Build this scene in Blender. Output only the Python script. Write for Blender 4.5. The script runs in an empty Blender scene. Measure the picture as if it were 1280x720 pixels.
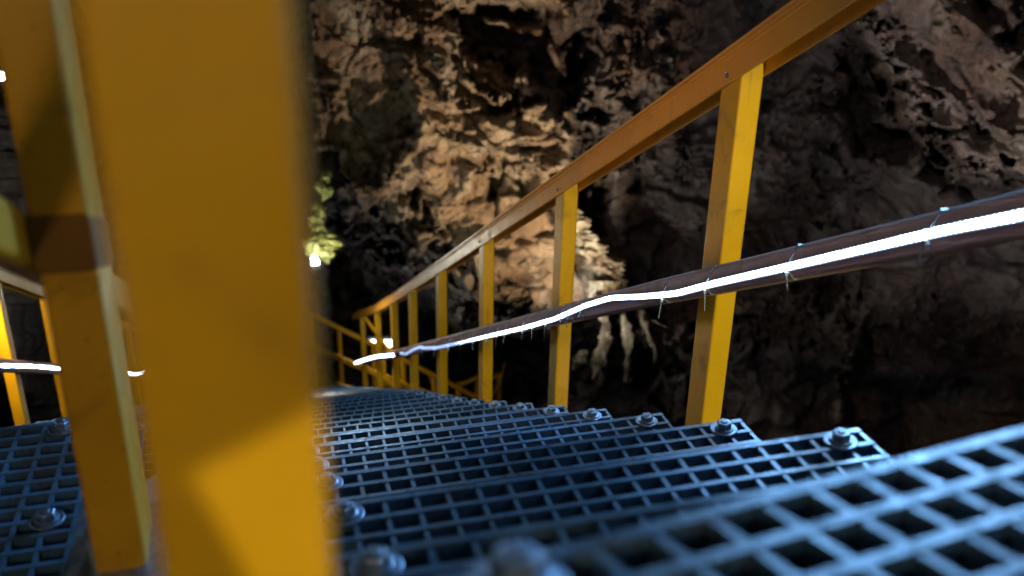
import bpy, bmesh, math, random
import numpy as np
from mathutils import Vector, Matrix
random.seed(4)
S = bpy.context.scene
COL = S.collection

# ------------------------------------------------------------------ camera, world, exposure
CF = Vector((0.25029512, 0.88096663, -0.40155964))
CR = Vector((0.96409387, -0.2648097, 0.01997082))
CU = Vector((0.08874326, 0.39213979, 0.91561511))
FPX = 1200.7
cam_d = bpy.data.cameras.new('camera'); cam = bpy.data.objects.new('camera', cam_d); COL.objects.link(cam)
cam.matrix_world = Matrix(((CR.x, CU.x, -CF.x, 0), (CR.y, CU.y, -CF.y, 0), (CR.z, CU.z, -CF.z, 0), (0, 0, 0, 1)))
cam_d.sensor_width = 36.0; cam_d.lens = FPX / 1280 * 36
cam_d.clip_start = 0.02; cam_d.clip_end = 200
cam_d.dof.use_dof = True; cam_d.dof.focus_distance = 2.3; cam_d.dof.aperture_fstop = 3.2
S.camera = cam

W = bpy.data.worlds.new("World"); S.world = W; W.use_nodes = True
bgn = W.node_tree.nodes['Background']; bgn.inputs[0].default_value = (0.10, 0.16, 0.30, 1); bgn.inputs[1].default_value = 0.02
S.view_settings.view_transform = 'Standard'; S.view_settings.look = 'None'
S.view_settings.exposure = 0.0; S.view_settings.gamma = 1.0
S.render.engine = 'CYCLES'
try:
    S.cycles.sample_clamp_indirect = 3.0; S.cycles.max_bounces = 6
except Exception: pass

def pt(px, py, t):          # a point t metres deep along the line of sight of one measured photo position
    return (CF + CR * ((px - 640) / FPX) - CU * ((py - 360) / FPX)) * t

# ------------------------------------------------------------------ scene measures (metres, eye at the origin)
Y1, Z1, G, RISE = 1.0049, -0.7271, 0.3144, 0.1719
SL = RISE / G
def Zs(y): return Z1 - (y - Y1) * SL
PX = 0.9626                 # inner face of the right hand posts
CX, CY_ = 0.040, 0.0342     # grating mesh

# ------------------------------------------------------------------ helpers
def tag(o, label=None, cat=None, group=None, kind=None):
    if label: o['label'] = label
    if cat: o['category'] = cat
    if group: o['group'] = group
    if kind: o['kind'] = kind
    return o
def empty(name, loc, label=None, cat=None, group=None):
    o = bpy.data.objects.new(name, None); COL.objects.link(o); o.location = loc; o.empty_display_size = .1
    return tag(o, label, cat, group)
def mesh_obj(name, verts, faces, mat, parent=None, smooth=False, origin=None):
    """verts are world coordinates; origin (default the parent's location) becomes the local zero"""
    me = bpy.data.meshes.new(name)
    off = Vector(origin) if origin is not None else (wloc(parent) if parent else Vector((0, 0, 0)))
    me.from_pydata([tuple(Vector(v) - off) for v in verts], [], faces)
    me.update(); me.materials.append(mat)
    if smooth: me.polygons.foreach_set('use_smooth', [True] * len(me.polygons))
    o = bpy.data.objects.new(name, me); COL.objects.link(o)
    if parent:
        o.parent = parent; o.location = off - wloc(parent)
    else: o.location = off
    return o
def wloc(o):
    v = Vector((0, 0, 0))
    while o is not None: v += o.location; o = o.parent
    return v
class MB:
    def __init__(s): s.v = []; s.f = []
    def add(s, vs, fs):
        n = len(s.v); s.v += [tuple(v) for v in vs]; s.f += [tuple(i + n for i in f) for f in fs]; return s
    def box(s, x0, x1, y0, y1, z0, z1):
        vs = [(x, y, z) for z in (z0, z1) for y in (y0, y1) for x in (x0, x1)]
        return s.add(vs, [(0, 2, 3, 1), (4, 5, 7, 6), (0, 1, 5, 4), (2, 6, 7, 3), (0, 4, 6, 2), (1, 3, 7, 5)])
    def lathe(s, c, prof, n=24, axis='z', rot=0.0):
        c = Vector(c); vs = []
        for (r, h) in prof:
            for i in range(n):
                a = rot + 2 * math.pi * i / n
                p = {'z': Vector((r*math.cos(a), r*math.sin(a), h)), 'x': Vector((h, r*math.cos(a), r*math.sin(a)))}[axis]
                vs.append(c + p)
        fs = []
        for k in range(len(prof) - 1):
            for i in range(n):
                j = (i + 1) % n
                fs.append((k*n+i, k*n+j, (k+1)*n+j, (k+1)*n+i))
        fs.append(tuple(range(n))[::-1]); fs.append(tuple(range((len(prof)-1)*n, len(prof)*n)))
        return s.add(vs, fs)
    def sweep(s, prof, path, closed=True):
        """profile of (side, up) pairs swept along 3D path; side = horizontal normal, up = world Z"""
        n = len(prof); P = [Vector(p) for p in path]; m = len(P); vs = []
        for i, p in enumerate(P):
            d = (P[min(i+1, m-1)] - P[max(i-1, 0)]); side = Vector((d.y, -d.x, 0)).normalized()
            for (a, b) in prof: vs.append(p + side * a + Vector((0, 0, b)))
        fs = []
        for k in range(m - 1):
            for i in range(n if closed else n - 1):
                j = (i + 1) % n
                fs.append((k*n+i, (k+1)*n+i, (k+1)*n+j, k*n+j))
        if closed: fs.append(tuple(range(n))); fs.append(tuple(range((m-1)*n, m*n))[::-1])
        return s.add(vs, fs)
    def bar(s, a, b, w, h):
        return s.sweep(rrect(w, h, min(w, h) * .12), [a, b])
    def build(s, name, mat, parent=None, smooth=False, origin=None):
        return mesh_obj(name, s.v, s.f, mat, parent, smooth, origin)
def rrect(w, h, r, n=3):
    pts = []
    for (cx, cy, a0) in ((w/2-r, h/2-r, 0), (-w/2+r, h/2-r, 90), (-w/2+r, -h/2+r, 180), (w/2-r, -h/2+r, 270)):
        for k in range(n + 1):
            a = math.radians(a0 + 90 * k / n); pts.append((cx + r*math.cos(a), cy + r*math.sin(a)))
    return pts
def copy_tree(o, parent=None):
    c = o.copy(); COL.objects.link(c); c.parent = parent
    for ch in list(o.children): copy_tree(ch, c)
    return c

# ------------------------------------------------------------------ materials
def nmat(name):
    m = bpy.data.materials.new(name); m.use_nodes = True
    nt = m.node_tree; return m, nt, nt.nodes['Principled BSDF']
def ramp(nt, src, stops):
    r = nt.nodes.new('ShaderNodeValToRGB'); nt.links.new(src, r.inputs[0]); e = r.color_ramp.elements
    while len(e) < len(stops): e.new(.5)
    for i, (p, c) in enumerate(stops): e[i].position = p; e[i].color = (*c, 1) if len(c) == 3 else c
    return r.outputs[0]
def noise(nt, scale, detail=6, rough=.55, vec=None, dist=0.0, stretch=None):
    tc = nt.nodes.new('ShaderNodeNewGeometry'); out = tc.outputs['Position'] if vec is None else vec
    if stretch:
        mp = nt.nodes.new('ShaderNodeMapping'); mp.inputs['Scale'].default_value = stretch; nt.links.new(out, mp.inputs[0]); out = mp.outputs[0]
    n = nt.nodes.new('ShaderNodeTexNoise'); n.inputs['Scale'].default_value = scale; n.inputs['Detail'].default_value = detail
    n.inputs['Roughness'].default_value = rough; n.inputs['Distortion'].default_value = dist
    nt.links.new(out, n.inputs['Vector']); return n.outputs[0]
def mixc(nt, fac, a, b, mode='MIX'):
    m = nt.nodes.new('ShaderNodeMix'); m.data_type = 'RGBA'; m.blend_type = mode
    for s, v in ((m.inputs[0], fac), (m.inputs[6], a), (m.inputs[7], b)):
        if hasattr(v, 'links'): nt.links.new(v, s)
        elif isinstance(v, (int, float)): s.default_value = v
        else: s.default_value = (*v, 1)
    return m.outputs[2]
def bump(nt, b, src, strength, dist):
    n = nt.nodes.new('ShaderNodeBump'); n.inputs['Strength'].default_value = strength; n.inputs['Distance'].default_value = dist
    nt.links.new(src, n.inputs['Height']); nt.links.new(n.outputs[0], b.inputs['Normal']); return n

def paint(name, base, dark, rough=.42, amount=1.0):
    m, nt, b = nmat(name)
    big = ramp(nt, noise(nt, 5, 5, .6), [(.35, tuple(c*.86 for c in base)), (.65, base)])
    grime = ramp(nt, noise(nt, 14, 8, .68, dist=.6), [(.57, (0, 0, 0)), (.78, (.75*amount,)*3)])
    c = mixc(nt, grime, big, dark)
    drip = ramp(nt, noise(nt, 30, 5, .6, stretch=(1, 1, .09)), [(.60, (0, 0, 0)), (.72, (.5*amount,)*3)])
    c = mixc(nt, drip, c, tuple(d*.8 for d in dark))
    chip = ramp(nt, noise(nt, 46, 7, .75), [(.66, (0, 0, 0)), (.69, (.9*amount,)*3)])
    c = mixc(nt, chip, c, (.10, .065, .04))
    spk = ramp(nt, noise(nt, 160, 3, .5), [(.70, (0, 0, 0)), (.76, (.8*amount,)*3)])
    c = mixc(nt, spk, c, tuple(d*.6 for d in dark))
    nt.links.new(c, b.inputs['Base Color'])
    nt.links.new(ramp(nt, noise(nt, 30, 5), [(.3, (rough-.08,)*3), (.7, (rough+.15,)*3)]), b.inputs['Roughness']); b.inputs['Specular IOR Level'].default_value = .3
    bump(nt, b, noise(nt, 220, 3), .08, .002)
    return m
M_YEL = paint('yellow_paint', (0.68, 0.34, 0.006), (0.16, 0.085, 0.02))
M_RAIL = paint('warm_lit_rail_paint', (0.72, 0.30, 0.026), (0.26, 0.12, 0.04), .42, .6)  # yellow rail paint with the orange of the warm light put into its colour
M_OLD = paint('worn_yellow_paint', (0.68, 0.31, 0.008), (0.10, 0.06, 0.015), .45, 1.2)
M_MAUVE = paint('glow_tinted_rail_paint', (0.50, 0.25, 0.19), (0.12, 0.06, 0.05), .5, .6)  # rail paint with the mauve cast of the rope light's glow put in

M_SHADEBAND = paint('brown_shade_band', (0.20, 0.080, 0.006), (0.06, 0.03, 0.01), .7)
def grate_mat():
    m, nt, b = nmat('grating_resin')
    c = ramp(nt, noise(nt, 9, 6, .65), [(.3, (.046, .100, .155)), (.7, (.085, .165, .255))])
    dirt = ramp(nt, noise(nt, 26, 8, .75), [(.50, (0, 0, 0)), (.68, (.75,)*3)])
    c = mixc(nt, dirt, c, (.075, .066, .055))
    mud = ramp(nt, noise(nt, 6, 8, .7), [(.56, (0, 0, 0)), (.68, (.8,)*3)]); c = mixc(nt, mud, c, (.085, .075, .068)); nt.links.new(c, b.inputs['Base Color'])
    nt.links.new(ramp(nt, noise(nt, 60, 4), [(.3, (.22,)*3), (.7, (.46,)*3)]), b.inputs['Roughness'])
    bump(nt, b, noise(nt, 300, 4), .2, .002)
    return m
M_GRATE = grate_mat()
def steel(name, col, rough):
    m, nt, b = nmat(name); b.inputs['Metallic'].default_value = .9
    nt.links.new(ramp(nt, noise(nt, 90, 5), [(.35, tuple(c*.6 for c in col)), (.65, col)]), b.inputs['Base Color'])
    nt.links.new(ramp(nt, noise(nt, 120, 4), [(.3, (rough-.08,)*3), (.7, (rough+.15,)*3)]), b.inputs['Roughness'])
    bump(nt, b, noise(nt, 400, 3), .15, .001); return m
M_STEEL = steel('zinc_steel', (.34, .42, .52), .40)
M_PLATE = steel('galvanised_plate', (.40, .45, .52), .42)
def plain(name, col, rough=.5, metal=0.0):
    m, nt, b = nmat(name)
    nt.links.new(ramp(nt, noise(nt, 40, 5), [(.3, tuple(c*.75 for c in col)), (.7, col)]), b.inputs['Base Color'])
    b.inputs['Roughness'].default_value = rough; b.inputs['Metallic'].default_value = metal
    bump(nt, b, noise(nt, 200, 3), .1, .001); return m
M_BLACK = plain('black_housing', (.03, .03, .035), .5)
M_WIRE = plain('black_cable', (.015, .015, .015), .45)
def emit(name, col, strength):
    m, nt, b = nmat(name); b.inputs['Base Color'].default_value = (.8, .8, .8, 1)
    b.inputs['Emission Color'].default_value = (*col, 1); b.inputs['Emission Strength'].default_value = strength
    b.inputs['Roughness'].default_value = .3; return m
M_LED = emit('led_rope', (.50, .72, 1.0), 48)
M_SLEEVE = emit('led_sleeve', (.36, .55, 1.0), .9)
M_TUBE = plain('rope_back', (.10, .10, .11), .35)
M_GLASS = emit('lamp_glass', (.93, .97, 1.0), 40)
def tie():
    m, nt, b = nmat('clear_nylon'); b.inputs['Base Color'].default_value = (.38, .39, .43, 1)
    b.inputs['Roughness'].default_value = .25; b.inputs['Transmission Weight'].default_value = .35; return m
M_TIE = tie()

def rock_mat():
    m, nt, b = nmat('cave_limestone')
    at = nt.nodes.new('ShaderNodeAttribute'); at.attribute_name = 'mineral_shade'
    sep = nt.nodes.new('ShaderNodeSeparateColor'); nt.links.new(at.outputs['Color'], sep.inputs[0])
    n1 = noise(nt, 1.1, 10, .66, dist=.2); n2 = noise(nt, 4.2, 9, .72); n3 = noise(nt, 2.4, 8, .62, stretch=(1, 1, .22)); n4 = noise(nt, 20, 8, .75)
    n5 = noise(nt, .8, 6, .6, stretch=(1.3, 1, 1.4))
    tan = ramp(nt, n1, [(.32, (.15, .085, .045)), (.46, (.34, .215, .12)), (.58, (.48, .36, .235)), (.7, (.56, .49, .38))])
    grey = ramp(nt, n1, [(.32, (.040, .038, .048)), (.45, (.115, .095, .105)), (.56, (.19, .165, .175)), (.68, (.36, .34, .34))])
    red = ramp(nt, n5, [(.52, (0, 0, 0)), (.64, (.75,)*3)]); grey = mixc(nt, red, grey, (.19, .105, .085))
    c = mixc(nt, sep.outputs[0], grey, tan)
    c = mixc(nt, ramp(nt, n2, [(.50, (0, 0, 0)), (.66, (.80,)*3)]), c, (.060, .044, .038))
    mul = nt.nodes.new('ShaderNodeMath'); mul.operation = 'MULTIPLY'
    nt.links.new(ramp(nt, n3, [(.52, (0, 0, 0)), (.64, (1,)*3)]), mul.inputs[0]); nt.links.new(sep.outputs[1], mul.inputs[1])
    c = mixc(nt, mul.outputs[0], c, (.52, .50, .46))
    c = mixc(nt, .6, c, ramp(nt, n4, [(.30, (.55,)*3), (.68, (1.3,)*3)]), 'MULTIPLY')
    c = mixc(nt, sep.outputs[2], c, (.28, .30, .05))
    nt.links.new(c, b.inputs['Base Color'])
    nt.links.new(ramp(nt, n2, [(.35, (.38,)*3), (.65, (.85,)*3)]), b.inputs['Roughness'])
    def vor(scale, stretch=None):
        g = nt.nodes.new('ShaderNodeNewGeometry'); mp = nt.nodes.new('ShaderNodeMapping'); mp.inputs['Scale'].default_value = stretch or (1, 1, 1)
        nt.links.new(g.outputs['Position'], mp.inputs[0])
        nz = nt.nodes.new('ShaderNodeTexNoise'); nz.inputs['Scale'].default_value = scale*.7; nz.inputs['Detail'].default_value = 5; nt.links.new(mp.outputs[0], nz.inputs['Vector'])
        ad = nt.nodes.new('ShaderNodeVectorMath'); ad.operation = 'MULTIPLY_ADD'; nt.links.new(nz.outputs['Color'], ad.inputs[0]); ad.inputs[1].default_value = (.5/scale,)*3; nt.links.new(mp.outputs[0], ad.inputs[2])
        v = nt.nodes.new('ShaderNodeTexVoronoi'); v.feature = 'F1'; v.inputs['Scale'].default_value = scale; nt.links.new(ad.outputs[0], v.inputs['Vector']); return v.outputs['Distance']
    prev = None
    for src, dist, st in ((noise(nt, 3.5, 12, .66), .24, .9), (vor(6.0), -.08, .45), (noise(nt, 17, 10, .74, stretch=(1, 1, .6)), .07, .95)):
        bb = nt.nodes.new('ShaderNodeBump'); bb.inputs['Strength'].default_value = st; bb.inputs['Distance'].default_value = abs(dist); bb.invert = dist < 0
        nt.links.new(src, bb.inputs['Height'])
        if prev: nt.links.new(prev, bb.inputs['Normal'])
        prev = bb.outputs[0]
    nt.links.new(prev, b.inputs['Normal'])
    return m
M_ROCK = rock_mat()

# ------------------------------------------------------------------ the cave: one closed chamber of displaced rock
PERM = np.random.RandomState(7).permutation(256); PERM = np.concatenate([PERM, PERM])
GR = np.random.RandomState(3).normal(size=(256, 3)); GR /= np.linalg.norm(GR, axis=1)[:, None]
def perlin(p):
    i = np.floor(p).astype(np.int64); f = p - i; i &= 255
    u = f*f*f*(f*(f*6-15)+10); out = 0
    for dx in (0, 1):
        for dy in (0, 1):
            for dz in (0, 1):
                h = PERM[PERM[PERM[(i[:, 0]+dx) & 255] + ((i[:, 1]+dy) & 255)] + ((i[:, 2]+dz) & 255)]
                g = GR[h]; d = (f - np.array([dx, dy, dz]))
                w = (u[:, 0] if dx else 1-u[:, 0]) * (u[:, 1] if dy else 1-u[:, 1]) * (u[:, 2] if dz else 1-u[:, 2])
                out = out + w * np.einsum('ij,ij->i', g, d)
    return out
def fbm(p, o=4, g=.5):
    a = 1; r = 0
    for k in range(o): r = r + a*perlin(p*2**k + 17.3*k); a *= g
    return r
def ridged(p, o=4, g=.5):
    a = 1; r = 0; w = 1
    for k in range(o):
        n = (1 - np.abs(perlin(p*2**k + 5.1*k))*2); n = n*n*w; r = r + a*n; w = np.clip(n*1.5, 0, 1); a *= g
    return r
def facet(p, seed=0):
    """fractured rock: each nearest-cell region is a tilted plane"""
    i = np.floor(p).astype(np.int64); best = np.full(len(p), 1e9); out = np.zeros(len(p)); sec = np.full(len(p), 1e9)
    for dx in (-1, 0, 1):
        for dy in (-1, 0, 1):
            for dz in (-1, 0, 1):
                c = i + np.array([dx, dy, dz]); cc = (c + seed) & 255
                h = PERM[PERM[PERM[cc[:, 0]] + cc[:, 1]] + cc[:, 2]]
                v = p - (c + .5 + GR[h]*.45); d2 = np.einsum('ij,ij->i', v, v); n = d2 < best
                sec = np.where(n, best, np.minimum(sec, d2)); val = np.einsum('ij,ij->i', v, GR[(h+97) & 255])
                out = np.where(n, val, out); best = np.where(n, d2, best)
    return out, np.sqrt(sec) - np.sqrt(best)
def seg_dist(q, a, b):
    a = np.array(a, float); b = np.array(b, float); ab = b - a
    t = np.clip(((q - a) @ ab) / (ab @ ab), 0, 1)
    return np.linalg.norm(q - (a + t[:, None]*ab), axis=1)
def poly_dist(q, P):       # signed, negative inside
    d = np.full(len(q), 1e9); ins = np.zeros(len(q), bool)
    for i in range(len(P)):
        a, b = P[i], P[(i+1) % len(P)]
        d = np.minimum(d, seg_dist(q, a, b))
        c = ((a[1] > q[:, 1]) != (b[1] > q[:, 1])) & (q[:, 0] < (b[0]-a[0])*(q[:, 1]-a[1])/((b[1]-a[1]) or 1e-9) + a[0])
        ins ^= c
    return np.where(ins, -d, d)
def sst(x, a, b):
    t = np.clip((x-a)/(b-a), 0, 1); return t*t*(3-2*t)

def build_cave():
    def axis(dense0, dense1, nd, lo, hi, nc):
        a = np.linspace(dense0, dense1, nd); st = (dense1-dense0)/(nd-1)
        def grow(span):
            k = np.linspace(0, 1, nc+1)[1:]; return span*(k*.35 + .65*k**3)
        return np.concatenate([(dense0 - grow(dense0-lo))[::-1], a, dense1 + grow(hi-dense1)])
    az = axis(-14, 31, 500, -180, 180, 60); el = axis(-11, 19, 330, -90, 90, 45)
    A, E = np.meshgrid(np.radians(az), np.radians(el)); A = A.ravel(); E = E.ravel()
    loc = np.stack([np.sin(A)*np.cos(E), np.sin(E), np.cos(A)*np.cos(E)], 1)     # right, up, forward
    Rm = np.array([CR, CU, CF]); d = loc @ Rm
    z = np.maximum(loc[:, 2], .05)
    q0 = np.stack([640 + FPX*loc[:, 0]/z, 360 - FPX*loc[:, 1]/z], 1); behind = loc[:, 2] < .12
    q0 = np.clip(q0, -6000, 7000)
    # irregular outlines: warp the plan of the rock masses
    wv = np.stack([fbm(d*9+3, 4), fbm(d*9+40, 4)], 1); q = q0 + wv*26
    wv2 = np.stack([fbm(d*30+3, 3), fbm(d*30+40, 3)], 1); q = q + wv2*9
    r = np.full(len(d), 10.8)
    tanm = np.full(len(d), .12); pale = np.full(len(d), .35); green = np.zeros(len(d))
    def mass(P, rr, soft, tn=None, pl=None, off=0):
        nonlocal r, tanm, pale
        s = 1 - sst(poly_dist(q, P) + jag*(1 if soft < 22 else 2.2), off-soft, off+soft); s[behind] = 0
        r = r*(1-s) + rr*s if not callable(rr) else r + rr(s)
        if tn is not None: tanm = tanm*(1-s) + tn*s
        if pl is not None: pale = pale*(1-s) + pl*s
    def line(P, w, dr, tn=None, gr=None, pl=None):
        nonlocal r, tanm, green, pale
        dd = np.full(len(q), 1e9)
        for a, b in zip(P[:-1], P[1:]): dd = np.minimum(dd, seg_dist(q, a, b))
        s = np.exp(-(dd/w)**2)*np.clip(.65 + 1.9*brk, 0, 1.5) if w > 7 else np.exp(-(dd/w)**2)
        s[behind] = 0; r = r + dr*s
        if tn is not None: tanm = tanm*(1-s) + tn*s
        if gr is not None: green = np.maximum(green, gr*s)
        if pl is not None: pale = np.maximum(pale, pl*s)
    brk = fbm(d*38+77, 4, .6); jag = 13*facet(d*34 + .4*fbm(d*20, 2)[:, None], 9)[0] + 8*fbm(d*90+5, 3, .6)
    # general shape of the chamber
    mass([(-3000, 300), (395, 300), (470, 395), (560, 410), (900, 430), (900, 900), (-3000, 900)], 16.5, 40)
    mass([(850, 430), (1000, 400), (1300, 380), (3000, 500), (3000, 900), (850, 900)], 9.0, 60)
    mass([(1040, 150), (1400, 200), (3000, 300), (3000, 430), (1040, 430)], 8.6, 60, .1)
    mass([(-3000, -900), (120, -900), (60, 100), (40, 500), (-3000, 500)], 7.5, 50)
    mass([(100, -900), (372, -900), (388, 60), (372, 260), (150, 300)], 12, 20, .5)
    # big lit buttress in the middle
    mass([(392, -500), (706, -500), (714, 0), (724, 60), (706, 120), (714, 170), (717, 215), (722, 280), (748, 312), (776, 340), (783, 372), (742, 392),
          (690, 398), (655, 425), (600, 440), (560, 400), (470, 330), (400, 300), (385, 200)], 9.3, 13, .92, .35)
    mass([(380, 270), (450, 285), (520, 330), (585, 375), (660, 398), (700, 470), (500, 520), (380, 520)], lambda s: s*4.5, 26, .1)
    mass([(388, 20), (445, -10), (500, 60), (520, 150), (470, 230), (400, 220)], lambda s: s*.7, 14, .5)
    mass([(380, 200), (450, 235), (530, 300), (600, 375), (650, 400), (640, 520), (380, 520)], lambda s: s*.6, 34, .04, .1)  # darker rock colour stands in for the lamp fading at lower left
    # hollow below the arch
    mass([(550, 22), (600, 5), (690, 12), (719, 45), (722, 112), (696, 124), (660, 96), (625, 84), (585, 70)], lambda s: s*1.5, 12, .35)
    mass([(560, 70), (620, 86), (690, 128), (700, 140), (640, 132), (585, 110)], lambda s: s*.55, 7)
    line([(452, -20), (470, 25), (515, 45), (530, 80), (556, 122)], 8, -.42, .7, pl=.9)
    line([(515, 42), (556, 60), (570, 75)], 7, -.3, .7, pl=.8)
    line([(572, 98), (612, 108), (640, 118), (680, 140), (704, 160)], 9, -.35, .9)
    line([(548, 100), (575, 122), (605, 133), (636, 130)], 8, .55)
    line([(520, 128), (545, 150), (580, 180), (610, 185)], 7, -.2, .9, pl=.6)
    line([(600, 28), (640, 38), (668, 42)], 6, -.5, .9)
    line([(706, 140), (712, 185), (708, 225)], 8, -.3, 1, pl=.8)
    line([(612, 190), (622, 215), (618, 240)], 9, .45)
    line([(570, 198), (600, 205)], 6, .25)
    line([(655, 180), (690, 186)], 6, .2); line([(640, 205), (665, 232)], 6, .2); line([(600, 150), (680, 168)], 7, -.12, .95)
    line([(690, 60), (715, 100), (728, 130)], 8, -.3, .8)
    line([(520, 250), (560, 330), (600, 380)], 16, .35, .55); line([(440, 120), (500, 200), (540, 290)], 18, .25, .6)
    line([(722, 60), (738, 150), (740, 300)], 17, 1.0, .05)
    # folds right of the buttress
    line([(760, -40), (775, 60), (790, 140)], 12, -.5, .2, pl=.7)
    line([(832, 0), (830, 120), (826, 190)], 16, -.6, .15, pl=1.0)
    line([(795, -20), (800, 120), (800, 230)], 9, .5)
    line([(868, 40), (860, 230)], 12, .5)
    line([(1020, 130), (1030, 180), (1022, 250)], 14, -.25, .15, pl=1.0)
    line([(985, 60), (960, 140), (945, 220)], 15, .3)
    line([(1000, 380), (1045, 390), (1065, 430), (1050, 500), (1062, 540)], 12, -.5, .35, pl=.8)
    # drapery hanging below the buttress
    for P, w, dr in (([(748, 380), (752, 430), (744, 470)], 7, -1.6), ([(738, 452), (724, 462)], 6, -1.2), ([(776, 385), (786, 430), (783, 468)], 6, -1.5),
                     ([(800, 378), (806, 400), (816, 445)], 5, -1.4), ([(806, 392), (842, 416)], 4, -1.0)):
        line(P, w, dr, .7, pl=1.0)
    # upper right overhang and its ledges
    mass([(1050, -600), (3500, -600), (3500, 340), (1420, 330), (1283, 264), (1238, 222), (1200, 205), (1185, 185), (1130, 150), (1112, 90), (1078, 40)],
         6.3, 24, .42, .3)
    mass([(1062, 40), (1090, 36), (1125, 90), (1132, 175), (1080, 190), (1050, 120)], lambda s: s*1.3, 12)
    line([(1020, 96), (1060, 90), (1052, 110), (1020, 120)], 9, -.5, .5)
    line([(1098, 188), (1150, 196), (1212, 212)], 11, -.7, .55)
    line([(1105, 20), (1160, 60), (1200, 110), (1250, 170), (1300, 235)], 11, -.10, .55, pl=.6)
    line([(1150, -20), (1220, 60), (1290, 140)], 12, -.08, .6)
    line([(1120, 20), (1170, 80), (1220, 160)], 10, .28); line([(1195, -30), (1270, 60), (1330, 130)], 12, .35)
    line([(1100, 70), (1135, 95), (1165, 125)], 8, -.16, .6); line([(1112, 108), (1150, 150), (1180, 165)], 8, -.14, .6)
    mass([(1240, -200), (1500, -200), (1500, 60), (1290, 40)], lambda s: s*.8, 20, .1)
    # knob of rock lit by the small lamp on the left
    line([(398, 228), (406, 240)], 5, -.5, .9, .5); line([(388, 262), (398, 276)], 6, -.5, .9, .3)
    line([(394, 292), (402, 308), (396, 320)], 9, -.7, .6, .9); line([(400, 90), (430, 120), (412, 135)], 12, -.5, .95)
    line([(22, 205), (10, 222), (30, 235)], 9, -.5, .2, .3)
    # closed box-like chamber behind and around the viewer
    box = 1/np.power(sum(np.power(np.abs(np.maximum(s*(d @ np.array(v)), 0))/D, 5) for v, s, D in
          (((1, 0, 0), 1, 9.), ((1, 0, 0), -1, 7.), ((0, 1, 0), -1, 5.), ((0, 1, 0), 1, 18.), ((0, 0, 1), 1, 5.), ((0, 0, 1), -1, 11.))) + 1e-12, .2)
    k = sst(np.degrees(np.arccos(np.clip(d @ np.array(CF), -1, 1))), 36, 70)
    r = r*(1-k) + np.clip(box, 3.5, 18)*k
    r = np.maximum(r, 3.2)
    P = d*r[:, None]
    # relief in world space; strata dip diagonally on the right hand overhang
    dipw = sst(q0[:, 0], 980, 1120)*(1-sst(q0[:, 1], 230, 330))
    e1 = np.array(CR)*.74 - np.array(CU)*.67; e1 /= np.linalg.norm(e1)
    Ps = P - np.outer(P @ e1, e1)*.72
    wp = P + np.stack([fbm(P*.8+9, 3), fbm(P*.8+29, 3), fbm(P*.8+59, 3)], 1)*.3
    e2 = np.array(CR)*.85 - np.array(CU)*.5; e2 /= np.linalg.norm(e2); wq = wp - np.outer(wp @ e2, e2)*.6
    rel = .50*fbm(wp*.5, 3) + .20*fbm(P*1.5, 6, .55) - .07*(ridged(P*1.1+4, 4, .5)-.9)
    wps = Ps + np.stack([fbm(P*1.1+9, 3), fbm(P*1.1+29, 3), fbm(P*1.1+59, 3)], 1)*.16
    rels = .22*fbm(Ps*.8, 3) + .10*fbm(P*3, 5, .62) - .07*(ridged(wps*2.0+4, 4, .55)-.9)
    f1, e1_ = facet(wp*1.0, 3); f2, e2_ = facet(P*2.6 + .25*np.stack([fbm(P*2+7, 3), fbm(P*2+27, 3), fbm(P*2+57, 3)], 1), 11); f3, e3_ = facet(wq*7.0, 31)
    rel += .26*f1 + .13*f2 + .04*f3 + .10*np.exp(-(e1_/.05)**2) + .02*np.exp(-(e2_/.06)**2)
    g1, h1_ = facet(Ps*np.array([1.6, 1.6, 1.6]) + .25*fbm(P*2, 3)[:, None], 5); g2, h2_ = facet(wps*4.2, 15)
    g3, h3_ = facet(wps*11, 45); rels += .20*g1 + .09*g2 + .03*g3 + .07*np.exp(-(h1_/.05)**2)
    def shingle(h, amp, w): u = h - np.floor(h); return amp*(u - .5) - amp*sst(u, 1-w, 1)
    nd = np.array(CR)*.66 + np.array(CU)*.75; hh = P @ nd; lw = fbm(P*.9+13, 4)*.9; lw2 = fbm(P*2.5+53, 4)
    rels += shingle(hh*1.5 + lw*.8, .40, .08) + shingle(hh*4.6 + lw*1.6 + lw2*.6, .15, .10) + shingle(hh*12 + lw*4 + lw2*2, .035, .15)
    nb_ = np.array(CR)*-.25 + np.array(CU)*.95; hb = P @ nb_
    rel += shingle(hb*1.1 + lw*1.6 + lw2*.3, .24, .10) + shingle(hb*4.0 + lw*3 + lw2, .07, .14)
    rel = rel*(1-dipw) + rels*dipw
    far = np.clip(r/9, .6, 1.6)
    r = r + rel*far
    P = d*r[:, None]
    nA, nE = len(az), len(el)
    idx = np.arange(nA*nE).reshape(nE, nA)
    # first and last columns meet behind the viewer: share them
    i0 = idx[:-1, :-1]; i1 = idx[:-1, 1:].copy(); i2 = idx[1:, 1:].copy(); i3 = idx[1:, :-1]
    i1[:, -1] = idx[:-1, 0]; i2[:, -1] = idx[1:, 0]
    F = np.stack([i0, i3, i2, i1], -1).reshape(-1, 4)
    me = bpy.data.meshes.new('cave_wall')
    me.vertices.add(len(P)); me.vertices.foreach_set('co', P.astype(np.float32).ravel())
    me.loops.add(F.size); me.loops.foreach_set('vertex_index', F.ravel().astype(np.int32))
    me.polygons.add(len(F)); me.polygons.foreach_set('loop_start', (np.arange(len(F))*4).astype(np.int32))
    me.update(calc_edges=True); me.validate()
    me.polygons.foreach_set('use_smooth', np.ones(len(me.polygons), bool))
    ca = me.color_attributes.new('mineral_shade', 'FLOAT_COLOR', 'POINT')
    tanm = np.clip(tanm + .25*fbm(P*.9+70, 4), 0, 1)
    ca.data.foreach_set('color', np.stack([tanm, pale, green, np.ones_like(pale)], 1).astype(np.float32).ravel())
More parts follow.
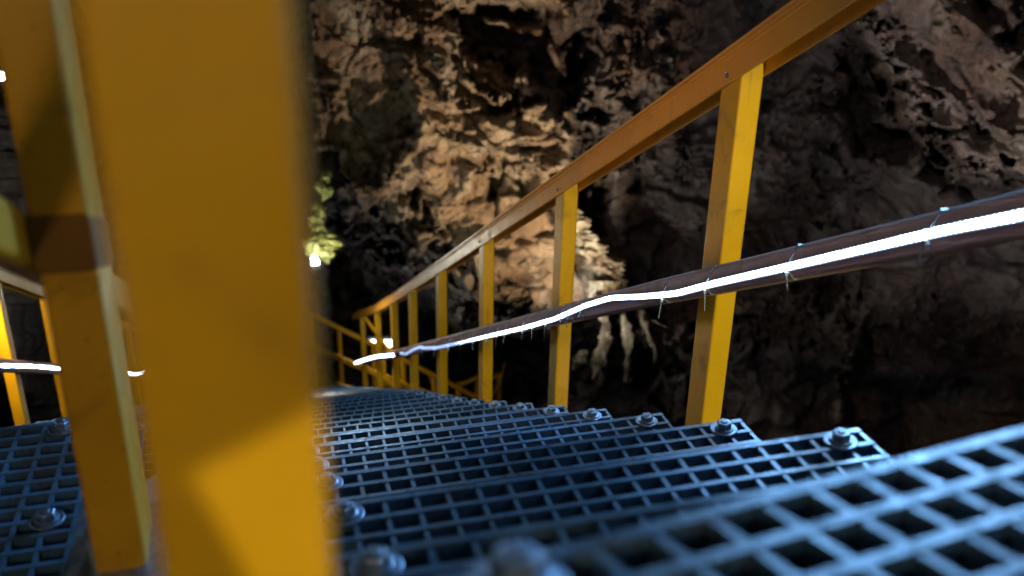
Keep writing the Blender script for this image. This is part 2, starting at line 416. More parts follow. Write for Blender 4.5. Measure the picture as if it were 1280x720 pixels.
    me.materials.append(M_ROCK)
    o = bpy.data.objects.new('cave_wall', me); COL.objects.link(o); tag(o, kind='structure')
build_cave()

# ------------------------------------------------------------------ grating treads and bolts
def grating_mb(nx, ny, cx=CX, cy=CY_, h=.032, nose=True):
    """corner of the far right end at the local zero, running to -x and -y; tapered bars"""
    m = MB(); Wd, D = nx*cx, ny*cy
    def barx(y, w):      # runs across the tread
        m.add([(-Wd-.003, y-w/2, 0), (.003, y-w/2, 0), (.003, y+w/2, 0), (-Wd-.003, y+w/2, 0),
               (-Wd-.003, y-w*.3, -h), (.003, y-w*.3, -h), (.003, y+w*.3, -h), (-Wd-.003, y+w*.3, -h)],
              [(0, 1, 2, 3), (7, 6, 5, 4), (0, 4, 5, 1), (1, 5, 6, 2), (2, 6, 7, 3), (3, 7, 4, 0)])
    def bary(x, w, y0, y1):
        z = -.0012
        m.add([(x-w/2, y0, z), (x+w/2, y0, z), (x+w/2, y1, z), (x-w/2, y1, z),
               (x-w*.3, y0, -h+.002), (x+w*.3, y0, -h+.002), (x+w*.3, y1, -h+.002), (x-w*.3, y1, -h+.002)],
              [(0, 1, 2, 3), (7, 6, 5, 4), (0, 4, 5, 1), (1, 5, 6, 2), (2, 6, 7, 3), (3, 7, 4, 0)])
    ys = [-.005 - cy*j for j in range(ny+1)]
    for j, y in enumerate(ys): barx(y, .0085 if j else .0095)
    for i in range(nx+1):
        bary(-cx*i, .0065, ys[-1], ys[0])
    return m
def bolt_mb(s=1.0):
    m = MB(); s_ = s
    m.lathe((0, 0, 0), [(.0235*s, .0005), (.0235*s, .0025), (.0225*s, .0032)], 28)
    m.lathe((0, 0, 0), [(.0165*s, .0030), (.0165*s, .0052), (.0150*s, .0060)], 22)
    m.lathe((0, 0, 0), [(.0120*s, .0055), (.0128*s, .0068), (.0128*s, .0150), (.0112*s, .0166), (.0070*s, .0168), (.0062*s, .0150)], 6, rot=.3)
    m.lathe((0, 0, 0), [(.0056*s, .012), (.0056*s, .0178), (.0046*s, .0186)], 14)
    return m
def make_tread(parent, ny=9):
    t = grating_mb(20, ny).build('tread', M_GRATE, parent, origin=(0, 0, 0))
    return t
bolt_me = bolt_mb().build('bolt', M_STEEL, None); BOLT = bolt_me.data
COL.objects.unlink(bolt_me); bpy.data.objects.remove(bolt_me)
def add_bolt(parent, loc, rz=0.0, s=1.0):
    b = bpy.data.objects.new('bolt', BOLT); COL.objects.link(b); b.parent = parent; b.location = loc; b.rotation_euler = (random.uniform(-.04, .04), random.uniform(-.04, .04), rz); b.scale = (s,)*3
    return b
TREAD = grating_mb(20, 9).build('tread', M_GRATE, None); TREAD_ME = TREAD.data
COL.objects.unlink(TREAD); bpy.data.objects.remove(TREAD)

stairs = empty('metal_staircase', (0.40, Y1, Z1), 'blue-grey grating staircase running down beside the rope light on the right', 'staircase', 'grating staircases')
def tread_at(par, origin, rot=(0, 0, 0), bolts=True, nb=(-.044, -.731), yb=-.0285):
    t = bpy.data.objects.new('tread', TREAD_ME); COL.objects.link(t); t.parent = par
    t.location = Vector(origin) - wloc(par); t.rotation_euler = rot
    if bolts:
        for x in nb: add_bolt(t, (x, yb, .0005), random.uniform(0, 6))
    return t
NT = 36
def rise_extra(y): return .03*float(sst(np.array([y]), 3.2, 4.8)[0])
for k in range(-1, NT):
    if k == -1: continue
    y = Y1 + (k-0)*G; 
    tread_at(stairs, (.803, y, Z1 - k*RISE + rise_extra(y)), (random.uniform(-.004, .004), random.uniform(-.003, .003), random.uniform(-.003, .003)))
y = Y1 - G; tread_at(stairs, (.803, y, Z1 + RISE), (0, .002, 0))
# the nearest tread, lifted and skewed, with its bolt close to the lens
def near_tread():
    q = (0.146, 0.376, -0.336, 0.199, -0.136, -0.065); yw, pi_, ro = q[3:]
    a = Vector((math.cos(yw)*math.cos(ro), math.sin(yw)*math.cos(ro), math.sin(ro)))
    b = Vector((-math.sin(yw), math.cos(yw), 0)); b = (b - a*a.dot(b)).normalized()
    b = (Matrix.Rotation(pi_, 3, a) @ b)
    n = a.cross(b)
    o = Vector(q[:3]) + a*(.04*17.5) + b*(.5*CX + .005)      # far right corner
    t = bpy.data.objects.new('tread', grating_mb(20, 7, CX, CX).build('tmp', M_GRATE, None).data)
    tmp = bpy.data.objects['tmp']; COL.objects.unlink(tmp); bpy.data.objects.remove(tmp)
    COL.objects.link(t); t.parent = stairs
    Mx = Matrix(((a.x, b.x, n.x, o.x), (a.y, b.y, n.y, o.y), (a.z, b.z, n.z, o.z), (0, 0, 0, 1)))
    t.matrix_local = Matrix.Translation(-wloc(stairs)) @ Mx
    t['label'] = 'nearest tread, slightly tilted and out of focus'
    for x in (-.736, -.03):
        add_bolt(t, (x, -.026, .0005), .4, 1.15)
    return t
near_tread()
# stringers below the treads
def stringer(par, x, yA, yB, h, dz, fn):
    prof = [(-.006, -h), (.006, -h), (.006, 0), (-.006, 0)]
    MB().sweep(prof, [(x, yA, fn(yA)+dz), (x, yB, fn(yB)+dz)]).sweep([(-.05, -.008), (-.006, -.008), (-.006, 0), (-.05, 0)] if x > .4 else [(.006, -.008), (.05, -.008), (.05, 0), (.006, 0)],
        [(x, yA, fn(yA)+dz), (x, yB, fn(yB)+dz)]).build('stringer', M_PLATE, par)
stringer(stairs, .815, .3, Y1+NT*G, .18, -.20, Zs)
stringer(stairs, -.012, .3, Y1+NT*G, .18, -.20, Zs)

# ------------------------------------------------------------------ railings
def post_mb(x0, x1, y0, y1, zb, zt, slope=SL):
    m = MB(); cx, cy, w, d = (x0+x1)/2, (y0+y1)/2, x1-x0, y1-y0
    pr = rrect(w, d, .006, 3); n = len(pr); vs = []
    for (a, b) in pr: vs.append((cx+a, cy+b, zb))
    for (a, b) in pr: vs.append((cx+a, cy+b, zt - (cy+b-y0)*slope))
    fs = [(i, (i+1) % n, n+(i+1) % n, n+i) for i in range(n)] + [tuple(range(n))[::-1], tuple(range(n, 2*n))]
    return m.add(vs, fs)
def channel_prof():
    # inverted U with a thin projecting top plate and small bead
    return [(-.036, .825), (-.036, .832), (-.033, .834), (.033, .834), (.036, .832), (.036, .825), (.032, .823), (.030, .820), (.030, .758), (.0285, .755), (.025, .755),
            (.0245, .818), (-.0245, .818), (-.025, .755), (-.0285, .755), (-.0305, .758), (-.0305, .808), (-.0325, .812), (-.0305, .816), (-.0305, .820), (-.032, .823)]
def hp(y, table):
    ys = [a for a, _ in table]; return float(np.interp(y, ys, [b for _, b in table]))
HT = [(-2, 0), (5.9, -.004), (6.85, .0), (7.9, .015), (9.2, .085), (10.3, .125)]
rail = empty('stair_railing', (PX+.025, 1.74, Zs(1.74)-.05), 'orange-yellow railing with tall posts and a rope light, right of the stairs', 'railing', 'yellow railings of the stairs')
PY = [.676-2*1.062+.0, .676-1.062, .676, 1.738, 2.80, 3.862, 4.915, 5.93, 6.83, 7.9, 9.2]
screws = []
ypath = [-3.0] + [i*.5 for i in range(-4, 13)] + [6.85, 7.9, 9.2, 10.0]
hr = MB().sweep(channel_prof(), [(PX+.025, y, Zs(y)+hp(y, HT)) for y in ypath]).build('handrail', M_RAIL, rail)
for y in PY:
    post_mb(PX, PX+.05, y, y+.085, Zs(y)-.32, Zs(y)+.815+hp(y, HT)).build('post', M_YEL, rail)
    if y > 1: 
        MB().lathe((PX-.0085, y+.052, Zs(y+.052)+hp(y, HT)+.776), [(.0045, .0), (.0065, .0012), (.0065, .0045)], 12, 'x').build('screw', M_STEEL, hr)
MID = lambda y: .306 + (.01 if y > 7 else 0) + hp(y, [(-2, -.004), (1, -.006), (2, .004), (4, .004), (7, .0), (9, .01)])
mprof = rrect(.034, .070, .012, 4)
MB().sweep(mprof, [(PX-.0185, y, Zs(y)+MID(y)) for y in [-3, 0, 1, 1.5, 2, 3, 4, 5, 6, 7, 8, 9.3]]).build('midrail', M_MAUVE, rail, smooth=False)
base = MB()
MB().sweep([(-.003, -.14), (.003, -.14), (.003, 0), (-.003, 0)], [(PX+.056, y, Zs(y)-.16) for y in (-1, 10.5)]).build('side_channel', M_PLATE, rail)

def rope(path, rad, bead=.0105, amp=.42, seg=14, step=.0035):
    P = [Vector(p) for p in path]; L = [0]
    for a, b in zip(P[:-1], P[1:]): L.append(L[-1] + (b-a).length)
    n = int(L[-1]/step); vs = []; fs = []
    arr = np.array([list(p) for p in P]); Ls = np.array(L)
    ss = np.linspace(0, L[-1], n)
    xyz = np.stack([np.interp(ss, Ls, arr[:, i]) for i in range(3)], 1)
    # smooth the polyline a little
    kk = 10; pad = np.pad(xyz, ((kk, kk), (0, 0)), 'edge'); xyz = np.stack([np.convolve(pad[:, i], np.ones(2*kk+1)/(2*kk+1), 'valid') for i in range(3)], 1)
    for i in range(n):
        d = Vector(xyz[min(i+1, n-1)] - xyz[max(i-1, 0)]).normalized(); s = d.cross(Vector((0, 0, 1))).normalized(); u = s.cross(d)
        r = rad*(1 + amp*(abs(math.sin(math.pi*ss[i]/bead)) - .5)*2*.5)
        for k in range(seg):
            a = 2*math.pi*k/seg; vs.append(Vector(xyz[i]) + s*(r*math.cos(a)) + u*(r*math.sin(a)))
    for i in range(n-1):
        for k in range(seg):
            j = (k+1) % seg; fs.append((i*seg+k, i*seg+j, (i+1)*seg+j, (i+1)*seg+k))
    m = MB().add(vs, fs + [tuple(range(seg)), tuple(range((n-1)*seg, n*seg))[::-1]]); m.seg = seg; return m
def build_rope(m, par, out=-1):
    # the diodes face the stairs: the half of the tube towards the rail is its opaque back
    o = m.build('light_tube', M_LED, par, smooth=True); o.data.materials.append(M_TUBE); o.data.materials.append(M_SLEEVE)
    for p in o.data.polygons:
        k = p.index % m.seg; a = 2*math.pi*(k+.5)/m.seg
        c = math.cos(a)      # +1 = side vector (to the right of travel)
        ring = p.index // m.seg
        core = c*out > .50 and ring % 3 != 2
        p.material_index = 0 if core else (2 if c*out > -.25 else 1)
    return o
strip = [(0.933, 0.2969), (1.05, 0.2999), (1.212, 0.2984), (1.424, 0.2973), (1.68, 0.2972), (1.84, 0.2931), (2.035, 0.3062), (2.231, 0.3239), (2.421, 0.3197), (2.689, 0.2984), (2.873, 0.2935), (3.062, 0.2897), (3.515, 0.288), (4.119, 0.2847), (4.762, 0.2833), (5.126, 0.297), (5.321, 0.3141), (5.564, 0.3048), (5.903, 0.2848), (6.14, 0.302)]
strip2 = [(6.42, 0.297), (7.43, 0.3218), (8.405, 0.32), (9.487, 0.308)]
XS = PX-.0185-.017-.0085
near = [(y, .297+.003*math.sin(y*5)) for y in (-1.0, -.5, 0, .3, .6, .8)]
led = empty('rope_light', (XS, 1.7, Zs(1.7)+.30), 'glowing white rope light tied along the middle rail right of the stairs', 'rope light', 'rope lights')
build_rope(rope([(XS, y, Zs(y)+h) for y, h in near+strip], .0068), led)
build_rope(rope([(XS, y, Zs(y)+h) for y, h in strip2], .011, step=.01), led)
MB().lathe((XS, 6.28, Zs(6.28)+.299), [(.004, -.012), (.012, -.012), (.012, .012), (.004, .012)], 12).build('connector', M_WIRE, led)
ties = [.62, .86, 1.066, 1.40, 1.695, 1.90, 2.45, 2.56, 2.63, 2.78, 2.93, 3.05, 3.3, 3.42, 3.6, 3.85, 4.1, 4.4, 4.8, 5.2, 5.7, 6.6, 7.2, 8.0]
allst = near+strip+strip2
for y in ties:
    h = float(np.interp(y, [a for a, _ in allst], [b for _, b in allst])); yl = random.uniform(-.012, .012)
    m = MB(); z0 = Zs(y)
    xm = PX-.0185
    loop = [(XS-.0095, y, z0+h), (XS-.006, y, z0+h+.012), (xm-.0185, y+.002, z0+MID(y)+.0325), (xm+.018, y+.002, z0+MID(y)+.0325), (xm+.019, y, z0+MID(y)-.0325), (xm-.0185, y, z0+MID(y)-.0325), (XS-.0085, y, z0+h-.006), (XS-.0095, y, z0+h)]
    for a, b in zip(loop[:-1], loop[1:]):
        a = Vector(a); b = Vector(b); t = Vector((0, .0014, 0)); nrm = (b-a).cross(t).normalized()*.0006
        m.add([a-t-nrm, a+t-nrm, b+t-nrm, b-t-nrm, a-t+nrm, a+t+nrm, b+t+nrm, b-t+nrm], [(0, 1, 2, 3), (7, 6, 5, 4), (0, 4, 5, 1), (1, 5, 6, 2), (2, 6, 7, 3), (3, 7, 4, 0)])
    # lock and loose tail
    L = random.uniform(.018, .045); a = Vector((XS-.010, y, z0+h-.014)); b = a + Vector((random.uniform(-.008, .0), yl-.006, -L))
    t = Vector((0, .0018, 0)); nrm = Vector((.0006, 0, 0))
    m.add([a-t-nrm, a+t-nrm, b+t-nrm, b-t-nrm, a-t+nrm, a+t+nrm, b+t+nrm, b-t+nrm], [(0, 1, 2, 3), (7, 6, 5, 4), (0, 4, 5, 1), (1, 5, 6, 2), (2, 6, 7, 3), (3, 7, 4, 0)])
    m.box(a.x-.003, a.x+.003, y-.0035, y+.0035, a.z-.003, a.z+.004)
    m.build('cable_tie', M_TIE, led)

# left railing of the same stairs
XL = -.140
lrail = empty('stair_railing', (XL-.025, .80, Zs(.8)-.05), 'scuffed orange-brown railing post with a middle rail, left of the big blurred post', 'railing', 'yellow railings of the stairs')
MB().sweep(channel_prof(), [(XL-.025, y, Zs(y)+hp(y, HT)) for y in ypath]).build('handrail', M_RAIL, lrail)
LPY = [.885+1.062*k for k in range(9)]
for y in LPY:
    post_mb(XL-.055, XL-.005, y, y+.085, Zs(y)-.025 if y < 1 else Zs(y)-.2, Zs(y)+.815).build('post', M_OLD, lrail)
MB().sweep(rrect(.030, .060, .010, 4), [(XL-.072, y, Zs(y)+.350) for y in (.30, 9.0)]).build('midrail', M_OLD, lrail)
MB().sweep(rrect(.0525, .056, .006, 3), [(XL-.030, .8805, -.318), (XL-.030, .9755, -.353)]).build('shade_band', M_SHADEBAND, lrail)  # dark brown band standing in for a shadow across the post
MB().box(XL-.085, XL+.015, .86, 1.0, Zs(.885)-.035, Zs(.885)-.025).build('base_plate', M_PLATE, lrail)
MB().sweep([(-.003, -.14), (.003, -.14), (.003, 0), (-.003, 0)], [(XL-.058, y, Zs(y)+.03) for y in (.9, 10.5)]).build('side_channel', M_PLATE, lrail)

# the big blurred post right in front of the lens
bp = empty('railing_post', (-.012, .25, -.75), 'huge blurred yellow post close to the lens, filling the left of the view', 'post')
post_mb(-.0365, .0135, .237, .245+.05, -.75, .55, 0).build('post_shaft', M_YEL, bp)
MB().lathe((-.012, .27, -.75), [(.055, -.004), (.055, .004), (.05, .006)], 28).build('base_flange', M_PLATE, bp)

# ------------------------------------------------------------------ neighbouring landing and staircase on the left
land = empty('metal_landing', (-.67, 1.3, -.87), 'dark grating landing at the lower left, level with the second post', 'landing')
g = grating_mb(20, 34).build('grating_panel', M_GRATE, None); gm = g.data; COL.objects.unlink(g); bpy.data.objects.remove(g)
g = bpy.data.objects.new('grating_panel', gm); COL.objects.link(g); g.parent = land; g.location = Vector((-.29, 1.54, -.87)) - wloc(land)
add_bolt(g, (-.036, -.285, .001), .2); add_bolt(g, (-.74, -.03, .001), .7); add_bolt(g, (-.036, -.62, .001), .9); add_bolt(g, (-.05, -.03, .001), .7)
MB().box(-.286, -.278, .3, 1.54, -.95, -.872).build('side_frame', M_PLATE, land)
MB().box(-1.1, -1.092, .3, 1.54, -.95, -.872).build('side_frame', M_PLATE, land)
OFF = .107
st2 = empty('metal_staircase', (-.67, 1.85, -1.05), 'second grating staircase beyond the dark landing, far left behind the posts', 'staircase', 'grating staircases')
for k in range(0, 26):
    tread_at(st2, (-.27, 1.54+G*(k+1), -.915-RISE*(k+1)), (0, 0, random.uniform(-.003, .003)))
Zl = lambda y: Zs(y)+OFF
stringer(st2, -.262, 1.6, 9.5, .18, -.20, Zl); stringer(st2, -1.085, 1.6, 9.5, .18, -.20, Zl)
rl2 = empty('stair_railing', (-1.17, 4.4, Zl(4.4)), 'thin yellow railing at the far left edge behind the scuffed post', 'railing', 'yellow railings of the stairs')
MB().sweep(channel_prof(), [(-1.185, y, Zl(y)) for y in (1.5, 4, 6, 8.6)]).build('handrail', M_YEL, rl2)
for y in [4.45+.95*k for k in range(-3, 5)]:
    post_mb(-1.21, -1.16, y, y+.085, Zl(y)-.3, Zl(y)+.815).build('post', M_YEL, rl2)
MB().sweep(mprof, [(-1.143, y, Zl(y)+.305) for y in (1.5, 8.8)]).build('midrail', M_MAUVE, rl2)
led2 = empty('rope_light', (-1.115, 5, Zl(5)+.3), 'short glowing rope light behind the scuffed post, far left', 'rope light', 'rope lights')
build_rope(rope([(-1.117, y, Zl(y)+.30+.006*math.sin(y*3)) for y in np.linspace(1.6, 7.4, 30)] + [(-1.117, 7.9, Zl(7.9)+.30), (-1.117, 8.3, Zl(8.3)+.32), (-1.117, 8.7, Zl(8.7)+.39)], .0085, step=.01), led2, 1)

# ------------------------------------------------------------------ railings of the lower flights, beyond the end of the stairs
def aty(px, py, Y):
    d = pt(px, py, 1.0); return d*(Y/d.y)
low = empty('lower_railing', aty(428, 485, 11.6), 'small yellow railing sloping down to the right beyond the end of the stairs', 'railing', 'railings of the lower flights')
A = lambda x, y, Y=11.6: aty(x, y, Y)
def barp(name, pts, w, h, mat, par): MB().sweep(rrect(w, h, .012, 2), pts).build(name, mat, par)
barp('handrail', [A(378, 388), A(478, 436), A(604, 501)], .06, .065, M_YEL, low)
barp('midrail', [A(378, 428), A(446, 457), A(546, 497)], .05, .085, M_YEL, low)
def vpost(par, x, y0, y1, Y, w=.05, d=.08):
    a = A(x, y0, Y); b = A(x, y1, Y); post_mb(a.x-w/2, a.x+w/2, Y+.035, Y+.035+d, b.z, a.z, 0).build('post', M_YEL, par)
for x, y0, y1 in ((388, 396, 500), (424, 412, 520), (467, 433, 520), (505, 452, 530), (544, 472, 540), (575, 488, 540)): vpost(low, x, y0, y1, 11.6)
barp('bottom_rail', [A(420, 480), A(600, 530)], .04, .06, M_YEL, low)
barp('brace', [A(548, 500, 11.7), A(536, 470, 11.7)], .035, .04, M_YEL, low)
mid2 = empty('lower_railing', aty(470, 480, 10.9), 'short steep yellow rail catching white lamplight between the farthest posts', 'railing', 'railings of the lower flights')
barp('handrail', [A(452, 391, 10.9), A(476, 424, 10.9), A(492, 444, 10.9)], .055, .065, M_YEL, mid2)
for x, y0, y1 in ((479, 428, 520),): vpost(mid2, x, y0, y1, 10.9)
barp('midrail', [A(455, 458, 10.9), A(488, 480, 10.9), A(540, 520, 10.9)], .05, .09, M_YEL, mid2)
low3 = empty('lower_railing', aty(610, 500, 14), 'tiny yellow railing with a diagonal brace low behind the fourth post', 'railing', 'railings of the lower flights')
barp('handrail', [A(572, 482, 14), A(595, 473, 14), A(627, 470, 14)], .05, .06, M_YEL, low3)
for x, y0, y1 in ((598, 472, 530), (625, 470, 530), (574, 482, 530)): vpost(low3, x, y0, y1, 14, .07)
barp('brace', [A(612, 500, 13.95), A(627, 472, 13.95), A(631, 453, 13.95)], .04, .05, M_YEL, low3)
barp('midrail', [A(560, 496, 14), A(628, 506, 14)], .05, .08, M_YEL, low3)
# platform grating under the lower railings
pl = empty('lower_landing', (1.2, 12.2, -7.2), 'dark lower landing under the small yellow railings', 'landing')
MB().box(.2, 3.2, 11.8, 13.4, -8.05, -7.97).build('deck', plain('wet_rubber', (.03, .035, .04), .6), pl)

# ------------------------------------------------------------------ lamps of the cave, and added fill lights
def floodlight(loc, target, label, w=.20, h=.14, group='floodlights of the cave', glow=None):
    loc = Vector(loc); d = (Vector(target)-loc).normalized()
    t = empty('floodlight', loc, label, 'floodlight', group)
    t.rotation_euler = d.to_track_quat('-Y', 'Z').to_euler()
    def part(name, mb, mat):
        me = bpy.data.meshes.new(name); me.from_pydata(mb.v, [], mb.f); me.materials.append(mat); o = bpy.data.objects.new(name, me); COL.objects.link(o); o.parent = t; return o
    m = MB(); m.sweep(rrect(w, h, .012), [(0, .07, 0), (0, .0, 0)])
    for k in range(5): m.box(-w*.4, w*.4, .07, .095, -h*.4+k*h*.19, -h*.4+k*h*.19+.008)
    part('housing', m, M_BLACK)
    part('glass', MB().box(-w*.45, w*.45, -.006, -.001, -h*.42, h*.42), glow or M_GLASS)
    b = MB(); b.box(-w/2-.012, -w/2-.006, .02, .05, -h*.9, .02); b.box(w/2+.006, w/2+.012, .02, .05, -h*.9, .02); b.box(-w/2-.012, w/2+.012, .02, .05, -h*.9-.006, -h*.9)
    part('bracket', b, M_BLACK)
    return t, d
def spot(loc, target, power, col, angle=80, blend=.6, rad=.05):
    ld = bpy.data.lights.new('lamp_light', 'SPOT'); ld.energy = power; ld.color = col; ld.spot_size = math.radians(angle); ld.spot_blend = blend; ld.shadow_soft_size = rad
    o = bpy.data.objects.new('lamp_light', ld); COL.objects.link(o); d = (Vector(target)-Vector(loc)).normalized()
    o.location = Vector(loc) + d*.06; o.rotation_euler = d.to_track_quat('-Z', 'Y').to_euler(); return o
# 1: big warm flood below the stairs, washing the buttress
L1 = pt(860, 600, 6.4); T1 = pt(650, 170, 9.4)
floodlight(L1, T1, 'warm floodlight below the stairs aimed up at the rock buttress'); spot(L1, T1, 1750, (1, .80, .54), 52, .9)
# 2: lamp low right, grazing the overhang
L2 = pt(980, 800, 3.0); T2 = pt(1210, 90, 6.2)
floodlight(L2, T2, 'small floodlight under the stairs aimed at the right hand overhang'); spot(L2, T2, 560, (.98, .90, .88), 58, .9)
# 3: small white lamp far left of the stairs with a lit rock above it
L3 = pt(393, 328, 8.2)
floodlight(L3, pt(300, 500, 1), 'small dazzling lamp on the rock just right of the big post', .075, .05, glow=emit('far_lamp_glass', (.8, .92, 1), 260))
L5 = pt(2, 95, 6.0); floodlight(L5, (0, 0, 0), 'small dazzling lamp at the left edge beside the scuffed post', .09, .06, glow=emit('edge_lamp_glass', (.85, .95, 1), 60))
# 4: tube lamp over the lower landing
tl = empty('tube_lamp', aty(477, 429, 12.4), 'short bright tube lamp over the lower landing behind the posts', 'lamp')
a = aty(464, 429, 12.4); b_ = aty(492, 429.5, 12.4)
MB().sweep([(.045*math.cos(t), .045*math.sin(t)) for t in np.linspace(0, 2*math.pi, 13)[:-1]], [a, b_]).build('tube', emit('tube_glow', (.9, .96, 1), 14), tl)
MB().bar(a+Vector((-.05, .03, .07)), b_+Vector((.05, .03, .07)), .08, .03).build('housing', M_PLATE, tl)
a = aty(477, 425, 11.9)
def point(loc, power, col, rad=.05):
    ld = bpy.data.lights.new('lamp_light', 'POINT'); ld.energy = power; ld.color = col; ld.shadow_soft_size = rad
    o = bpy.data.objects.new('lamp_light', ld); COL.objects.link(o); o.location = loc; return o
point(aty(520, 425, 10.6), 11, (1, .93, .8)); point(a, 12, (.9, .95, 1))
# 5: lamp behind the viewer on the left, on the near posts
L6 = Vector((-.50, -1.1, .30)); T6 = Vector((-.18, .85, -.08))
floodlight(L6, T6, 'floodlight behind the viewer aimed at the blurred post'); spot(L6, T6, 16, (1, .72, .26), 58, .7, .06)
# 6: lamp outside the right railing, on the fronts of the posts
L7 = Vector((1.38, -1.5, .2)); T7 = Vector((1.02, 3.3, -1.45))
floodlight(L7, T7, 'floodlight behind the viewer aimed along the right railing'); spot(L7, T7, 340, (.92, 1, .50), 24, .5, .05)
# 7: warm lamp high on the left, across the stairs
L8 = Vector((-2.4, .2, 1.5)); T8 = Vector((.98, 3.0, -.75))
floodlight(L8, T8, 'warm floodlight high on the left wall aimed across the stairs'); spot(L8, T8, 215, (1, .64, .38), 38, .8, .05)
# 8: cold lamp high ahead, shining back down onto the treads
L9 = pt(1250, -460, 4.0); T9 = Vector((.75, 1.2, -.8))
floodlight(L9, T9, 'cold floodlight high on the right wall aimed down at the treads'); spot(L9, T9, 860, (.20, .50, 1), 50, .9, .45)
# added fill light, unseen over the middle of the stairs, lifting the treads
LD = Vector((.50, 5.3, .45)); TD = Vector((.40, 3.0, -2.1))
floodlight(LD, TD, 'added cold fill light, unseen over the middle of the stairs'); spot(LD, TD, 95, (.40, .68, 1), 95, .8, .08)
# 9: added cool fill light, unseen far left, brightening the right hand wall
LA = Vector((-3.6, -.5, 2.3)); TA = pt(1000, 60, 8.0)
floodlight(LA, TA, 'added cool fill light, unseen high on the left, aimed at the far right wall'); spot(LA, TA, 230, (.72, .82, 1), 33, .9, .06)
# 10: lamp on the pale drapery under the buttress
LB = pt(696, 398, 8.2); TB = pt(764, 338, 9.6)
floodlight(LB, TB, 'small floodlight behind the second post aimed at the pale drapery of rock', .12, .09); spot(LB, TB, 120, (1, .95, .82), 78, .9, .03)
drape = empty('rock_drapery', pt(780, 420, 9.4), 'ragged pale drapery of hanging rock, brightly lit, low between the first and second posts', 'rock formation')
def hanging(path, ws, seed, t=9.4):
    P = [pt(x, y, t + .1*math.sin(seed+i)) for i, (x, y) in enumerate(path)]; R = [w/FPX*t for w in ws]
    n = 90; m = 40; L = np.linspace(0, len(P)-1, n); V = []
    arr = np.array([list(p) for p in P]); C0 = np.stack([np.interp(L, range(len(P)), arr[:, i]) for i in range(3)], 1); RR = np.interp(L, range(len(P)), R)
    for i in range(n):
        for k in range(m):
            a = 2*math.pi*k/m; V.append(C0[i] + RR[i]*(np.array(CR)*math.cos(a) + np.array(CF)*math.sin(a)))
    V = np.array(V); ax = np.repeat(C0, m, 0); d = V - ax; rr = np.repeat(RR, m)
    f = 1 + 1.1*fbm(V*5+seed, 4, .65) + .6*(ridged(V*np.array([11, 11, 3.5])+seed, 4)-.8) + .5*facet(V*8+seed, 5)[0]
    V = ax + d*np.maximum(f, .12)[:, None]
    F = [(i*m+k, i*m+(k+1) % m, (i+1)*m+(k+1) % m, (i+1)*m+k) for i in range(n-1) for k in range(m)] + [tuple(range(m)), tuple(range((n-1)*m, n*m))[::-1]]
    return mesh_obj('stalactite', [Vector(v) for v in V], F, M_CALC, drape)
def calcite():
    m, nt, b = nmat('calcite'); c = ramp(nt, noise(nt, 7, 9, .7), [(.36, (.10, .075, .05)), (.5, (.30, .25, .17)), (.66, (.56, .51, .40))])
    nt.links.new(c, b.inputs['Base Color']); b.inputs['Roughness'].default_value = .6; bump(nt, b, noise(nt, 30, 9, .75, stretch=(1, 1, .4)), .9, .06); return m
M_CALC = calcite()
hanging([(716, 262), (728, 300), (750, 334), (768, 352), (776, 372)], [7, 13, 18, 13, 4], 3, 9.55)
hanging([(752, 352), (755, 385), (757, 415), (752, 440), (741, 474)], [13, 8, 5, 8, 1], 17)
hanging([(772, 362), (780, 395), (787, 425), (784, 452), (781, 478)], [7, 4, 5, 3, .5], 29)
hanging([(786, 372), (804, 392), (810, 420), (820, 440), (816, 462)], [5, 4, 3, 3, .5], 41)
hanging([(796, 384), (812, 398), (830, 408), (846, 416)], [4, 3, 2.5, 1], 53)
hanging([(730, 438), (722, 452), (716, 462)], [4, 7, 2], 61, 9.3)
# 11: added unseen lamp behind the viewer, throwing a patch on the blurred post
LC = Vector((.46, -.95, -.26)); TC = Vector((.014, .237, -.163))
fl, _ = floodlight(LC, TC, 'added narrow light low behind the viewer, throwing a patch on the blurred post', .10, .07); sp = spot(LC, TC, 30, (1, .92, .26), 8, .1, .001)
def light_mask():
    """added unseen shutter with a three-cornered opening in front of the narrow lamp"""
    o = sp.location.copy(); dep = .45
    tri = []
    for (x, y) in ((238, 592), (452, 482), (452, 980)):
        d = pt(x, y, 1.0); P = d*(.237/d.y); tri.append(o + (P-o)*(dep/((P-o).length)))
    c = sum(tri, Vector())/3; out = [c + (t-c)*7 for t in tri]; nrm = (tri[1]-tri[0]).cross(tri[2]-tri[0]).normalized()*.001
    V = [v+nrm for v in tri+out] + [v-nrm for v in tri+out]; F = []
    for a, b in ((0, 1), (1, 2), (2, 0)): F += [(a, b, b+3, a+3), (a+6, a+9, b+9, b+6), (a, a+6, b+6, b), (a+3, b+3, b+9, a+9)]
    mesh_obj('light_mask', V, F, M_BLACK, None, origin=(0, 0, 0)); ob = bpy.context.scene.collection.objects['light_mask']  # unseen plate added to cut the lamp's light into a wedge
    bpy.context.view_layer.update(); ob.parent = fl; ob.matrix_parent_inverse = fl.matrix_world.inverted()
light_mask()
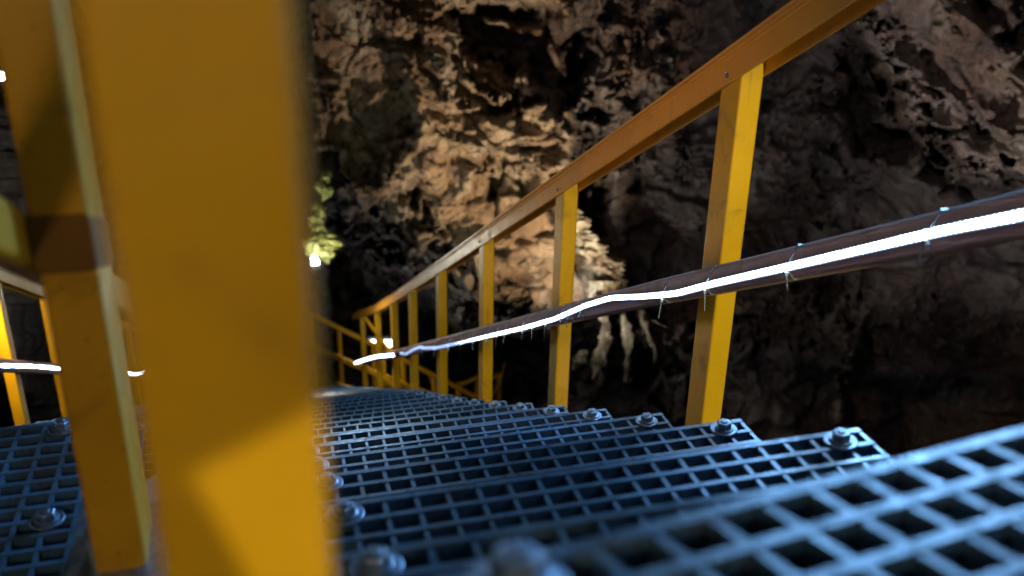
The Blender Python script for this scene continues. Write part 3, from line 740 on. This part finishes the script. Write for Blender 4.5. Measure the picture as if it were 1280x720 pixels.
# pale mossy rock lit by the dazzling lamp
def knob(px, py, t, sx, sz, seed, name, label):
    c = pt(px, py, t); bm = bmesh.new(); bmesh.ops.create_icosphere(bm, subdivisions=5, radius=1)
    P = np.array([list(v.co) for v in bm.verts]); n = 1 + .9*fbm(P*1.7+seed, 5, .7) + .35*(ridged(P*2.4+seed, 4)-.8) + .2*facet(P*2.5+seed, 3)[0]
    V = P*n[:, None]*np.array([sx, sx, sz])
    fs = [tuple(v.index for v in f.verts) for f in bm.faces]; bm.free()
    o = mesh_obj(name, [Vector(v)+c for v in V], fs, M_MOSS if 'moss' in name else M_ROCK, None, False, origin=c)
    tag(o, label, 'rock', 'rocks round the small lamp'); return o
def moss():
    m, nt, b = nmat('moss'); c = ramp(nt, noise(nt, 14, 7, .7), [(.35, (.10, .12, .02)), (.5, (.36, .36, .10)), (.68, (.60, .58, .30))])
    nt.links.new(c, b.inputs['Base Color']); b.inputs['Roughness'].default_value = .8; bump(nt, b, noise(nt, 40, 6, .7), .9, .03); return m
M_MOSS = moss()
def ragged(path, ws, seed, t, label, name='mossy_rock'):
    o = hanging(path, ws, seed, t); o.parent = None; o.name = name; o.data.materials[0] = M_MOSS
    o.location = wloc(drape) ; tag(o, label, 'rock', 'rocks round the small lamp')
ragged([(400, 276), (398, 290), (404, 305), (400, 318), (408, 330)], [3, 9, 17, 13, 3], 71, 8.5, 'largest yellow-green mossy rock, right above the small dazzling lamp')
ragged([(386, 284), (390, 300), (387, 318)], [2, 9, 5], 83, 8.6, 'narrow pale mossy rock at the edge of the big post, left of the largest')
ragged([(409, 214), (404, 228), (407, 244), (402, 252)], [3, 8, 6, 2], 97, 8.7, 'small tan rock knob highest above the lamp', 'tan_rock')
ragged([(392, 250), (398, 262), (392, 274), (388, 284)], [3, 8, 8, 2], 103, 8.7, 'tan rock knob midway between the mossy rock and the highest knob', 'tan_rock')
MB().lathe(pt(393, 328, 8.12), [(.004, -.03), (.022, -.022), (.032, 0), (.022, .022), (.004, .03)], 16).build('bulb', emit('far_bulb', (.85, .95, 1), 200), [o for o in COL.objects if str(o.get('label', '')).startswith('small dazzling lamp on')][0])
LE = pt(-90, 330, 3.9); floodlight(LE, (-1.18, 4.6, -2.3), 'added warm fill light, unseen left of the far left railing'); spot(LE, (-1.18, 5.0, -2.5), 70, (1, .80, .45), 70, .8, .04)  # fill light added out of view to brighten the second railing
point(pt(396, 318, 7.85), 26, (1, .97, .72), .03)
